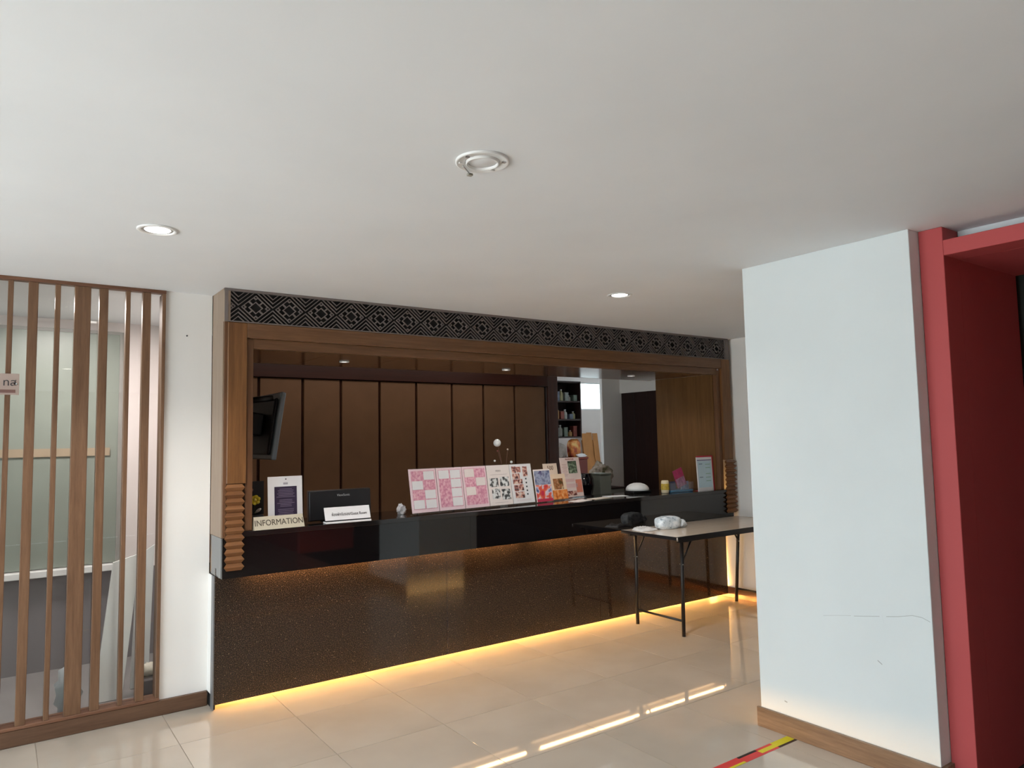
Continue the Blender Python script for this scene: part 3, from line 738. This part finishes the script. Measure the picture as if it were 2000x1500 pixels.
# monitor seen from behind
mo = thing('monitor', 'black computer monitor with its back to the lobby on the counter', 'monitor', (1.800, 4.392, CT+0.006), (-0.05, 0, 0.0))
bm = bmesh.new()
bm_box(bm, -0.208, 0.208, 0.0, 0.024, 0.006, 0.192, 0.004)
msh = from_bm('back_shell', bm, M['black'], mo)
box('screen_bezel', -0.212, 0.212, 0.0245, 0.034, 0.003, 0.196, plain('bezel_brown', rgb(70, 52, 42), 0.4), mo, 0.002)
box('base', -0.10, 0.10, 0.0, 0.11, 0.0008, 0.006, M['black'], mo, 0.002)
letters('lettering', 'ViewSonic', 0.021, plain('logo_silver', rgb(176, 176, 178), 0.4), msh, (0.018, -0.0008, 0.158), (1, 0, 0), (0, 0, 1))
# white sign in front of the monitor
ws = thing('guest_sign', 'small white sign with one dark line of writing in front of the monitor', 'sign', (1.800, 4.276, CT), (0, 0, -0.045))
vs = [(-0.150, -0.008, 0.020), (0.146, -0.008, 0.020), (0.146, -0.004, 0.020), (-0.150, -0.004, 0.020), (-0.152, 0.018, 0.098), (0.144, 0.018, 0.098), (0.144, 0.022, 0.098), (-0.152, 0.022, 0.098)]
mk('face', vs, [[3, 2, 1, 0], [4, 5, 6, 7], [0, 1, 5, 4], [1, 2, 6, 5], [2, 3, 7, 6], [3, 0, 4, 7]], M['paper'], ws)
box('foot', -0.148, 0.148, -0.016, 0.045, 0.0005, 0.012, M['paper'], ws, 0.002)
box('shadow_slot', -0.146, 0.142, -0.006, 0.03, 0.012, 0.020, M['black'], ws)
tl = math.hypot(0.026, 0.078)
letters('lettering', 'ห้องพักรับรอง/Guest Room', 0.026, M['ink'], ws, (0.008, -0.008+0.026*0.42-0.0008, 0.020+0.078*0.42), (1, 0, 0), (0, 0.026/tl, 0.078/tl), sx=0.80)
# crumpled tissue
lump('tissue', 'small crumpled white tissue left of the pink boards', 'tissue', (2.270, 4.470, CT), 0.030, 0.026, 0.036, M['paper'], 0.3, 12, amp=0.22)

# ------------------------------------------------------------------ display boards on the counter
pink = blotch('pink_print', [(0.30, rgb(196, 120, 148)), (0.48, rgb(222, 150, 172)), (0.66, rgb(236, 190, 202))], 55)
pinkpaper = plain('pink_paper', rgb(238, 208, 216), 0.5, vary=0.03)
cream = plain('cream_paper', rgb(236, 224, 220), 0.5, vary=0.02)
bwp = blotch('black_white_photo', [(0.36, (0.012, 0.012, 0.014, 1)), (0.47, (0.10, 0.10, 0.10, 1)), (0.52, (0.62, 0.62, 0.62, 1)), (0.66, (0.82, 0.82, 0.82, 1))], 38)
clp = blotch('food_photo', [(0.34, (0.03, 0.012, 0.012, 1)), (0.45, (0.22, 0.05, 0.045, 1)), (0.53, (0.55, 0.20, 0.15, 1)), (0.64, (0.80, 0.62, 0.52, 1))], 42)
P0 = Vector((2.288, 4.344)); P1 = Vector((3.424, 4.452)); dirv = (P1-P0).normalized(); yaw = math.atan2(dirv.y, dirv.x)
step = (P1-P0).length/5; bw = step-0.006; bh = 0.300
def board(k, name, label, backing):
    c = P0+dirv*step*(k+0.5)
    t = thing(name, label, 'display board', (c.x, c.y, CT), (-0.17, 0, yaw+rnd.uniform(-.02, .02)), 'boards in a row on the counter')
    box('backing', -bw/2, bw/2, 0.0, 0.005, 0.012, 0.012+bh, backing, t, 0.001)
    box('acrylic_cover', -bw/2-0.001, bw/2+0.001, -0.005, -0.0035, 0.008, 0.012+bh+0.004, M['acrylic'], t)
    box('foot', -bw/2, bw/2, -0.014, 0.03, 0.0006, 0.008, M['acrylic'], t)
    return t
cells = [[(0, 1), (1, 0), (2, 1), (3, 0), (3, 1)], [(0, 0), (0, 1), (1, 1), (2, 1), (3, 1)], [(0, 0), (1, 1), (2, 0)]]
names = ['pink display board with five white cards, leftmost in the counter row', 'pink display board with a column of white cards, second in the counter row', 'pink display board with three pale cards, third in the counter row']
for k in range(3):
    t = board(k, 'display_board', names[k], pinkpaper)
    pp = box('pink_print', -bw/2+0.016, bw/2-0.012, -0.0008, 0.0, 0.034, 0.012+bh-0.014, pink, t)
    cw, ch = (bw-0.036)/2, (bh-0.046)/4
    for r_, c_ in cells[k]:
        x0 = -bw/2+0.018+c_*(cw+0.006); z1 = 0.012+bh-0.018-r_*(ch+0.002)
        box('card', x0, x0+cw*0.94, -0.0030, -0.0009, z1-ch*0.93, z1, cream if (k == 2) else M['paper'], pp)
t = board(3, 'display_board', 'white display board with four black and white photos', cream)
letters('lettering', 'MENU', 0.018, plain('print_grey', rgb(140, 128, 130), 0.5), t, (0.0, -0.0006, 0.268), (1, 0, 0), (0, 0, 1))
lines('printed_lines', t, -0.08, 0.08, [0.240], -0.0001, 0.003, plain('print_pale', rgb(190, 176, 178), 0.5), 1.0)
for (a, b, c, d) in ((-0.094, -0.012, 0.150, 0.215), (0.006, 0.092, 0.150, 0.222), (-0.080, -0.004, 0.062, 0.136), (0.012, 0.094, 0.052, 0.130)):
    box('photo', a, b, -0.0016, -0.0001, c, d, bwp, t)
lines('printed_lines', t, -0.08, 0.08, [0.030], -0.0001, 0.003, plain('print_pale2', rgb(190, 176, 178), 0.5), 0.8)
t = board(4, 'display_board', 'white display board with small coloured food photos, rightmost of the five boards', M['paper'])
for (a, b, c, d) in ((-0.092, -0.050, 0.245, 0.296), (-0.048, -0.002, 0.248, 0.292), (0.018, 0.066, 0.215, 0.292), (-0.092, -0.018, 0.200, 0.240), (-0.090, 0.004, 0.160, 0.196), (-0.086, -0.044, 0.104, 0.152), (-0.040, 0.010, 0.108, 0.156), (-0.082, -0.042, 0.052, 0.098), (-0.036, 0.010, 0.052, 0.100)):
    box('photo', a, b, -0.0016, -0.0001, c, d, clp, t)
for z in (0.190, 0.160, 0.130, 0.100, 0.072): box('caption', 0.036, 0.050, -0.0014, -0.0001, z, z+0.012, M['ink'], t)
lines('printed_lines', t, -0.08, 0.08, [0.030, 0.038], -0.0001, 0.002, plain('print_pale3', rgb(206, 180, 184), 0.5), 0.9)

# brochures in holders
b1m = blotch('blue_red_print', [(0.30, rgb(40, 38, 82)), (0.42, rgb(120, 132, 176)), (0.50, rgb(214, 204, 220)), (0.57, rgb(224, 108, 70)), (0.70, rgb(196, 44, 74))], 16)
b1t = blotch('blue_grey_print', [(0.35, rgb(84, 92, 128)), (0.55, rgb(160, 168, 192)), (0.7, rgb(70, 60, 104))], 22)
org = blotch('orange_print', [(0.33, rgb(170, 74, 22)), (0.5, rgb(226, 132, 56)), (0.68, rgb(238, 186, 130))], 24)
grn = blotch('landscape_print', [(0.35, rgb(36, 46, 34)), (0.52, rgb(92, 112, 88)), (0.66, rgb(170, 184, 160))], 40)
t = thing('brochure', 'brochure with blue grey top and red orange swirl next to the food photo board', 'brochure', (3.532, 4.465, CT), (-0.16, 0, 0.14))
box('cover_sheet', -0.094, 0.094, 0.0, 0.004, 0.006, 0.262, cream, t)
box('upper_print', -0.088, 0.088, -0.0008, 0.0, 0.140, 0.250, b1t, t)
box('lower_print', -0.088, 0.088, -0.0010, 0.0, 0.012, 0.138, b1m, t)
box('red_strip', -0.090, 0.090, -0.0014, -0.0001, 0.006, 0.030, plain('crimson', rgb(190, 50, 80), 0.5), t)
box('holder', -0.098, 0.098, -0.012, 0.02, 0.0006, 0.006, M['acrylic'], t)
t = thing('brochure', 'cream leaflet with dark heading standing behind the orange brochure', 'brochure', (3.700, 4.560, CT), (-0.16, 0, 0.16))
box('cover_sheet', -0.085, 0.085, 0.0, 0.003, 0.004, 0.300, plain('cream_leaflet', rgb(234, 214, 196), 0.5), t)
letters('lettering', '500', 0.050, plain('brown_ink', rgb(110, 78, 58), 0.5), t, (0.0, -0.0006, 0.262), (1, 0, 0), (0, 0, 1))
box('holder', -0.088, 0.088, 0.0035, 0.03, 0.0006, 0.006, M['acrylic'], t)
t = thing('brochure', 'orange brochure with a framed picture lying against the cream leaflet', 'brochure', (3.735, 4.515, CT), (-0.20, 0, 0.16))
box('cover_sheet', -0.085, 0.092, 0.0, 0.004, 0.010, 0.215, plain('pale_cover', rgb(238, 214, 186), 0.5), t)
box('orange_band', -0.085, 0.092, -0.0010, 0.0, 0.010, 0.085, org, t)
box('picture', -0.062, 0.055, -0.0012, 0.0, 0.090, 0.178, blotch('brown_scene', [(0.35, rgb(86, 66, 30)), (0.55, rgb(170, 110, 70)), (0.68, rgb(206, 190, 150))], 30), t)
box('holder', -0.090, 0.096, -0.010, 0.02, 0.0006, 0.008, M['acrylic'], t)
t = thing('brochure', 'tall white brochure with green photo, rightmost of the brochures', 'brochure', (3.985, 4.640, CT), (-0.16, 0, 0.16))
box('cover_sheet', -0.125, 0.125, 0.0, 0.004, 0.006, 0.340, plain('rosy_paper', rgb(240, 220, 214), 0.5), t)
box('photo', -0.030, 0.082, -0.0012, 0.0, 0.205, 0.310, grn, t)
box('orange_patch', 0.040, 0.118, -0.0012, 0.0, 0.040, 0.150, plain('salmon', rgb(226, 140, 116), 0.5), t)
box('text_box', -0.112, 0.030, -0.0012, 0.0, 0.135, 0.160, plain('rose_box', rgb(236, 200, 196), 0.5), t); box('text_box', -0.105, 0.060, -0.0012, 0.0, 0.085, 0.118, plain('rose_box2', rgb(240, 206, 204), 0.5), t)
box('dark_photo', -0.100, 0.035, -0.0012, 0.0, 0.018, 0.058, clp, t)
lines('printed_lines', t, -0.110, -0.040, [0.185+0.012*k for k in range(9)], -0.0001, 0.004, plain('rose_line', rgb(206, 170, 166), 0.5), None, 8)
letters('lettering', 'PROMOTION', 0.018, plain('rust_ink', rgb(150, 60, 50), 0.5), t, (0.0, -0.0006, 0.325), (1, 0, 0), (0, 0, 1))
box('holder', -0.128, 0.128, -0.010, 0.02, 0.0004, 0.006, M['acrylic'], t)
for k, (x, y, rz, lab) in enumerate(((3.80, 4.36, 0.3, 'loose pale leaflet lying flat in front of the orange brochure'), (4.06, 4.42, 0.1, 'loose leaflet lying flat in front of the tall white brochure'), (4.30, 4.48, -0.2, 'white sheet lying flat beside the white pillar end of the brochures'))):
    t = thing('leaflet', lab, 'leaflet', (x, y, CT), (0, 0, rz))
    box('sheet', -0.10, 0.10, -0.05, 0.05, 0.0006, 0.003, (cream, plain('tan_sheet', rgb(206, 190, 170), 0.4), M['paper'])[k], t)
    lines('printed_lines', t, -0.07, 0.07, [0.0], -0.02, 0.0034, M['ink'], 0.8)

# flower vase behind the boards
fv = thing('flower_vase', 'slim vase with white ball flower and thin stems behind the boards', 'vase', (3.270, 4.665, CT))
lathe('vase', [(0.020, 0), (0.030, 0.02), (0.032, 0.10), (0.018, 0.18), (0.014, 0.215), (0.017, 0.225)], (3.270, 4.665, CT+0.0005), M['white'], fv, 20)
stm = plain('twig', rgb(128, 92, 78), 0.6)
tips = [((3.207, 4.655, 1.488), 0.030, M['white']), ((3.178, 4.650, 1.348), 0.0085, M['white']), ((3.338, 4.650, 1.334), 0.011, M['white']), ((3.308, 4.655, 1.434), 0.008, plain('bud_tan', rgb(186, 166, 150), 0.6)), ((3.208, 4.650, 1.425), 0.007, plain('bud_red', rgb(140, 70, 66), 0.6))]
for tp_, r_, m_ in tips:
    mid = Vector(tp_)*0.5+Vector((3.270, 4.665, CT+0.2))*0.5+Vector((0.008, 0, 0.01))
    bm = bmesh.new(); bm_tube(bm, (3.270, 4.665, CT+0.19), mid, 0.0016, seg=6); bm_tube(bm, mid, tp_, 0.0016, 0.0012, 6)
    st = from_bm('stem', bm, stm, fv)
    ball('ball_flower' if r_ > 0.02 else 'bud', tp_, r_, m_, fv, (1, 1, 1), 14)
petal((3.262, 4.66, 1.285), (-0.1, -0.2, 0.9), (0, -1, 0.2), 0.04, 0.016, plain('olive_leaf', rgb(120, 116, 66), 0.6), fv, 'leaf')

# ------------------------------------------------------------------ on the counter, right
dm = thing('white_dome', 'white dome shaped appliance with a small spout on a dark base', 'appliance', (4.70, 4.60, CT))
box('base', 4.585, 4.815, 4.545, 4.655, CT+0.0005, CT+0.024, M['black'], dm, 0.005)
lathe('dome', [(0.105, 0), (0.103, 0.018), (0.090, 0.038), (0.066, 0.054), (0.034, 0.064), (0.004, 0.066)], (4.690, 4.60, CT+0.0245), M['white'], dm, 28)
tube('spout', (4.775, 4.595, CT+0.045), (4.812, 4.590, CT+0.040), 0.012, M['white'], dm, 0.010)
ls = thing('leaflet_stand', 'upright white price leaflet in a red backed stand near the right upright', 'leaflet stand', (5.300, 4.325, CT), (-0.05, 0, 0.0))
box('red_back', -0.100, 0.126, 0.006, 0.012, 0.0, 0.318, plain('stand_red', rgb(196, 40, 62), 0.4), ls, 0.002)
box('leaflet', -0.112, 0.100, 0.0, 0.0055, 0.0, 0.305, M['paper'], ls)
box('blue_wash', -0.100, 0.088, -0.0008, 0.0, 0.030, 0.270, plain('pale_blue_print', rgb(196, 220, 232), 0.5), ls)
box('header', -0.104, 0.092, -0.0012, 0.0, 0.274, 0.282, plain('header_blue', rgb(92, 104, 150), 0.5), ls)
lines('printed_lines', ls, -0.09, -0.03, [0.240, 0.12], -0.0010, 0.007, plain('line_blue', rgb(110, 130, 160), 0.5), 0.8)
lines('printed_lines', ls, 0.0, 0.075, [0.235, 0.205, 0.150, 0.118, 0.085], -0.0010, 0.007, plain('line_green', rgb(150, 190, 180), 0.5), 0.9)
box('foot', -0.10, 0.12, 0.006, 0.06, 0.0004, 0.0044, plain('stand_red_foot', rgb(196, 40, 62), 0.4), ls)
tr_ = thing('acrylic_tray', 'clear acrylic card tray with blue bottom at the right end of the counter', 'tray', (5.08, 4.44, CT), (0, 0, 0.0))
blu = plain('tray_blue', rgb(52, 128, 172), 0.25)
box('blue_bottom', -0.20, 0.10, -0.06, 0.05, 0.0008, 0.020, blu, tr_, 0.003)
for nm, a in (('front_wall', (-0.20, 0.10, -0.063, -0.0605, 0.001, 0.085)), ('back_wall', (-0.20, 0.10, 0.0505, 0.053, 0.001, 0.085)), ('side_wall', (-0.203, -0.2005, -0.063, 0.053, 0.001, 0.085)), ('side_wall', (0.1005, 0.103, -0.063, 0.053, 0.001, 0.085))):
    box(nm, *a, M['acrylic'], tr_)
for k, (x, col_, lab, w, h) in enumerate(((-0.130, (74, 78, 104), 'small slate blue card packet standing in the acrylic tray', 0.10, 0.075), (0.045, (150, 170, 200), 'pale blue card packet standing in the acrylic tray', 0.10, 0.07))):
    t = thing('card_packet', lab, 'cards', (5.08+x, 4.425, CT+0.0205), (-0.08, 0, 0))
    box('front_card', -w/2, w/2, 0, 0.004, 0, h, plain('card_a%d' % k, rgb(*col_), 0.5, vary=0.25, scale=45), t); box('rear_card', -w/2, w/2, 0.0045, 0.009, 0, h*0.96, M['paper'], t)
mg = thing('magenta_card', 'magenta folded card leaning out of the acrylic tray', 'card', (5.075, 4.402, CT+0.0210), (-0.12, -0.30, 0))
box('front_leaf', -0.062, 0.062, 0, 0.003, 0.03, 0.190, plain('magenta', rgb(176, 34, 92), 0.35, vary=0.2, scale=25), mg)
box('lower_leaf', -0.058, 0.058, -0.0012, 0, 0.030, 0.110, plain('mauve', rgb(160, 110, 140), 0.4, vary=0.3, scale=40), mg)
rl = thing('paper_roll', 'short cream and yellow roll standing beside the acrylic tray', 'roll', (4.835, 4.40, CT))
lathe('roll', [(0.030, 0.0005), (0.034, 0.010), (0.036, 0.055), (0.034, 0.100), (0.028, 0.112)], (4.832, 4.40, CT), plain('cream_roll', rgb(226, 210, 176), 0.5), rl, 20)
lathe('yellow_band', [(0.0365, 0.030), (0.0372, 0.034), (0.0372, 0.080), (0.0365, 0.084)], (4.832, 4.40, CT), plain('roll_yellow', rgb(196, 164, 60), 0.5, vary=0.2, scale=60), rl, 20, False)

# ------------------------------------------------------------------ television on the left cheek of the niche
tv = thing('wall_television', 'black flat television hung on the left side of the niche, seen from its edge', 'television', (1.425, 4.60, 1.412), (0, 0.145, 0))
box('back_shell', -0.035, -0.012, 0.03, 0.68, 0.03, 0.40, M['black'], tv, 0.008)
box('bezel', -0.0115, 0.022, 0.0, 0.71, 0.0, 0.442, plain('bezel_sheen_tone', (0.16, 0.19, 0.21, 1), 0.2, 0.7), tv, 0.006)  # reflection on the rim put into the bluish grey base colour
box('screen', 0.0222, 0.0235, 0.018, 0.692, 0.020, 0.424, base_mat('screen_black', (0.004, 0.004, 0.005, 1), 0.05, 0.6)[0], tv)
box('bracket', -0.20, -0.036, 0.20, 0.46, 0.15, 0.30, M['black'], tv, 0.01)
tube('bracket_arm', (-0.18, 0.10, 0.36), (-0.04, 0.06, 0.40), 0.02, M['black'], tv)

# ------------------------------------------------------------------ back office things
bs = thing('store_shelf', 'dark open shelf unit crammed with small goods in the store room', 'shelf', (5.87, 7.05, 1.515))
SX0, SX1, SY0, SY1 = 5.665, 6.072, 6.90, 7.20
box('back', SX0, SX1, SY1-0.012, SY1, 1.515, 2.235, M['door'], bs)
box('side', SX0, SX0+0.018, SY0, SY1-0.0125, 1.515, 2.235, M['door'], bs); box('side', SX1-0.018, SX1, SY0, SY1-0.0125, 1.515, 2.235, M['door'], bs)
for z in (1.515, 1.735, 1.965, 2.217):
    box('shelf_board', SX0+0.0185, SX1-0.0185, SY0, SY1-0.0125, z, z+0.018, M['door'], bs)
qq = random.Random(5)
pal = [(120, 124, 120), (150, 146, 138), (96, 108, 96), (150, 110, 60), (122, 60, 50), (170, 168, 160), (84, 92, 108), (140, 132, 96)]
adj = ['grey', 'pale', 'green', 'ochre', 'rust red', 'white', 'slate blue', 'khaki']
lv = ['bottom', 'middle', 'top']
pos = ['far left', 'left', 'centre', 'right', 'far right']
for li, z in enumerate((1.533, 1.753, 1.983)):
    for k in range(5):
        ci = (k+li*3) % 8; x = SX0+0.055+k*0.073; h = qq.uniform(0.075, 0.165); y = SY0+0.06+qq.uniform(0, .04)
        mt = plain('goods_%d_%d' % (li, k), rgb(*pal[ci]), 0.5, vary=0.25, scale=20)
        if (k+li) % 2:
            t = thing('bottle', '%s bottle on the %s board of the store room shelf, %s' % (adj[ci], lv[li], pos[k]), 'bottle', (x, y, z), None, 'goods on the store shelf')
            lathe('body', [(0.026, 0.0005), (0.028, 0.01), (0.028, h*0.65), (0.012, h*0.82), (0.011, h*0.93)], (x, y, z), mt, t, 14)
            lathe('cap', [(0.014, h*0.93+0.0005), (0.014, h)], (x, y, z), M['paper'], t, 12)
        else:
            t = thing('carton', '%s carton on the %s board of the store room shelf, %s' % (adj[ci], lv[li], pos[k]), 'carton', (x, y, z), None, 'goods on the store shelf')
            box('body', x-0.030, x+0.030, y-0.03, y+0.05, z+0.0005, z+h*0.8, mt, t, 0.003)
            box('lid_flap', x-0.031, x+0.031, y-0.031, y+0.051, z+h*0.8+0.0005, z+h*0.8+0.006, mt, t)
sd = thing('store_cabinet', 'dark red low cabinet beneath the store room shelf', 'cabinet', (5.90, 7.06, 0))
box('body', 5.60, 6.12, 6.86, 7.28, 0.0, 1.245, plain('cabinet_red', rgb(104, 34, 26), 0.5), sd, 0.004)
box('top', 5.59, 6.13, 6.85, 7.285, 1.2455, 1.270, plain('cabinet_top', rgb(120, 40, 30), 0.4), sd, 0.003)
lump('orange_bag', 'orange and red snack bag standing on the dark red cabinet', 'bag', (5.98, 6.96, 1.270), 0.085, 0.05, 0.125, blotch('snack_print', [(0.35, rgb(150, 50, 30)), (0.5, rgb(206, 120, 56)), (0.66, rgb(220, 180, 110))], 12), 0.1, 21, 0.5, 0.05)
lump('grey_bag', 'grey crumpled bag on the cabinet left of the orange bag', 'bag', (5.74, 6.95, 1.270), 0.085, 0.06, 0.095, plain('bag_grey', rgb(150, 138, 130), 0.5, vary=0.3, scale=14), 0.2, 22, 0.6, 0.12)
lump('white_cloth', 'white crumpled cloth at the right end of the dark red cabinet top', 'cloth', (6.03, 6.875, 1.270), 0.075, 0.018, 0.024, M['paper'], 0.0, 23, amp=0.2)
# cardboard box flattened and leaning under the window
cb = thing('cardboard_sheet', 'brown folded cardboard leaning on the wall under the bright window', 'cardboard', (6.42, 6.93, 0), (-0.14, 0, -0.02))
crd = plain('cardboard', rgb(186, 128, 74), 0.7, vary=0.12)
for k in range(3):
    box('panel', -0.135+k*0.092, -0.045+k*0.092, 0.0+0.010*(k % 2), 0.006+0.010*(k % 2), 0.9, 1.60-0.012*abs(k-1), crd, cb, 0.001)
box('panel_low', -0.135, 0.139, 0.017, 0.022, 0.0, 1.50, crd, cb)
rk = thing('low_stand', 'grey low stand with clothes and bags in the office passage', 'stand', (5.15, 5.60, 0))
box('stand_body', 4.93, 5.34, 5.42, 5.76, 0.0, 0.985, plain('grey_green_body', rgb(118, 122, 116), 0.5), rk, 0.004)
box('stand_top', 4.92, 5.35, 5.41, 5.765, 0.9855, 1.0, M['door'], rk, 0.003)
lump('clothes_heap', 'heap of pale patterned clothes on the grey low stand', 'clothes', (5.20, 5.62, 1.0), 0.13, 0.09, 0.13, blotch('cloth_print', [(0.34, rgb(92, 92, 62)), (0.5, rgb(176, 164, 148)), (0.64, rgb(214, 204, 196))], 14), 0.2, 31, amp=0.2)
pt = thing('black_pot', 'glossy black round pot beside the tall white brochure', 'pot', (4.58, 5.20, 0.0))
box('pedestal', 4.46, 4.70, 5.08, 5.32, 0.0, 0.930, M['door'], pt, 0.004)
lathe('pot', [(0.05, 0.9305), (0.085, 0.98), (0.100, 1.06), (0.095, 1.13), (0.075, 1.165), (0.080, 1.175)], (4.58, 5.20, 0), base_mat('pot_gloss', (0.004, 0.004, 0.007, 1), 0.08, 0.6)[0], pt, 28)
gb = thing('grey_binder', 'grey-green file box between the black pot and the white pillar', 'file box', (4.82, 5.22, 0))
box('box_body', 4.745, 4.885, 5.14, 5.30, 0.0, 1.150, plain('file_grey', rgb(128, 134, 126), 0.5), gb, 0.004); box('lid', 4.740, 4.890, 5.135, 5.305, 1.1505, 1.168, plain('file_lid', rgb(112, 118, 110), 0.5), gb, 0.003)

# unseen light added above the soffit to brighten the back office panels
of = thing('office_fill_light', 'flush long ceiling light in the back office above the soffit', 'ceiling light', (2.7, 5.66, CEIL))
box('housing', 1.55, 4.45, 5.50, 5.82, CEIL-0.02, CEIL-0.0005, M['white'], of)
box('fill_panel', 1.57, 4.43, 5.52, 5.80, CEIL-0.026, CEIL-0.0205, emit('office_fill_glow', (1.0, 0.93, 0.84, 1), 2.5), of)
# nail left in the wall beside the screen
tube('nail', (0.888, YW-0.004, 2.167), (0.888, YW+0.004, 2.167), 0.0045, M['ink'], bpy.data.objects['wall_back'])
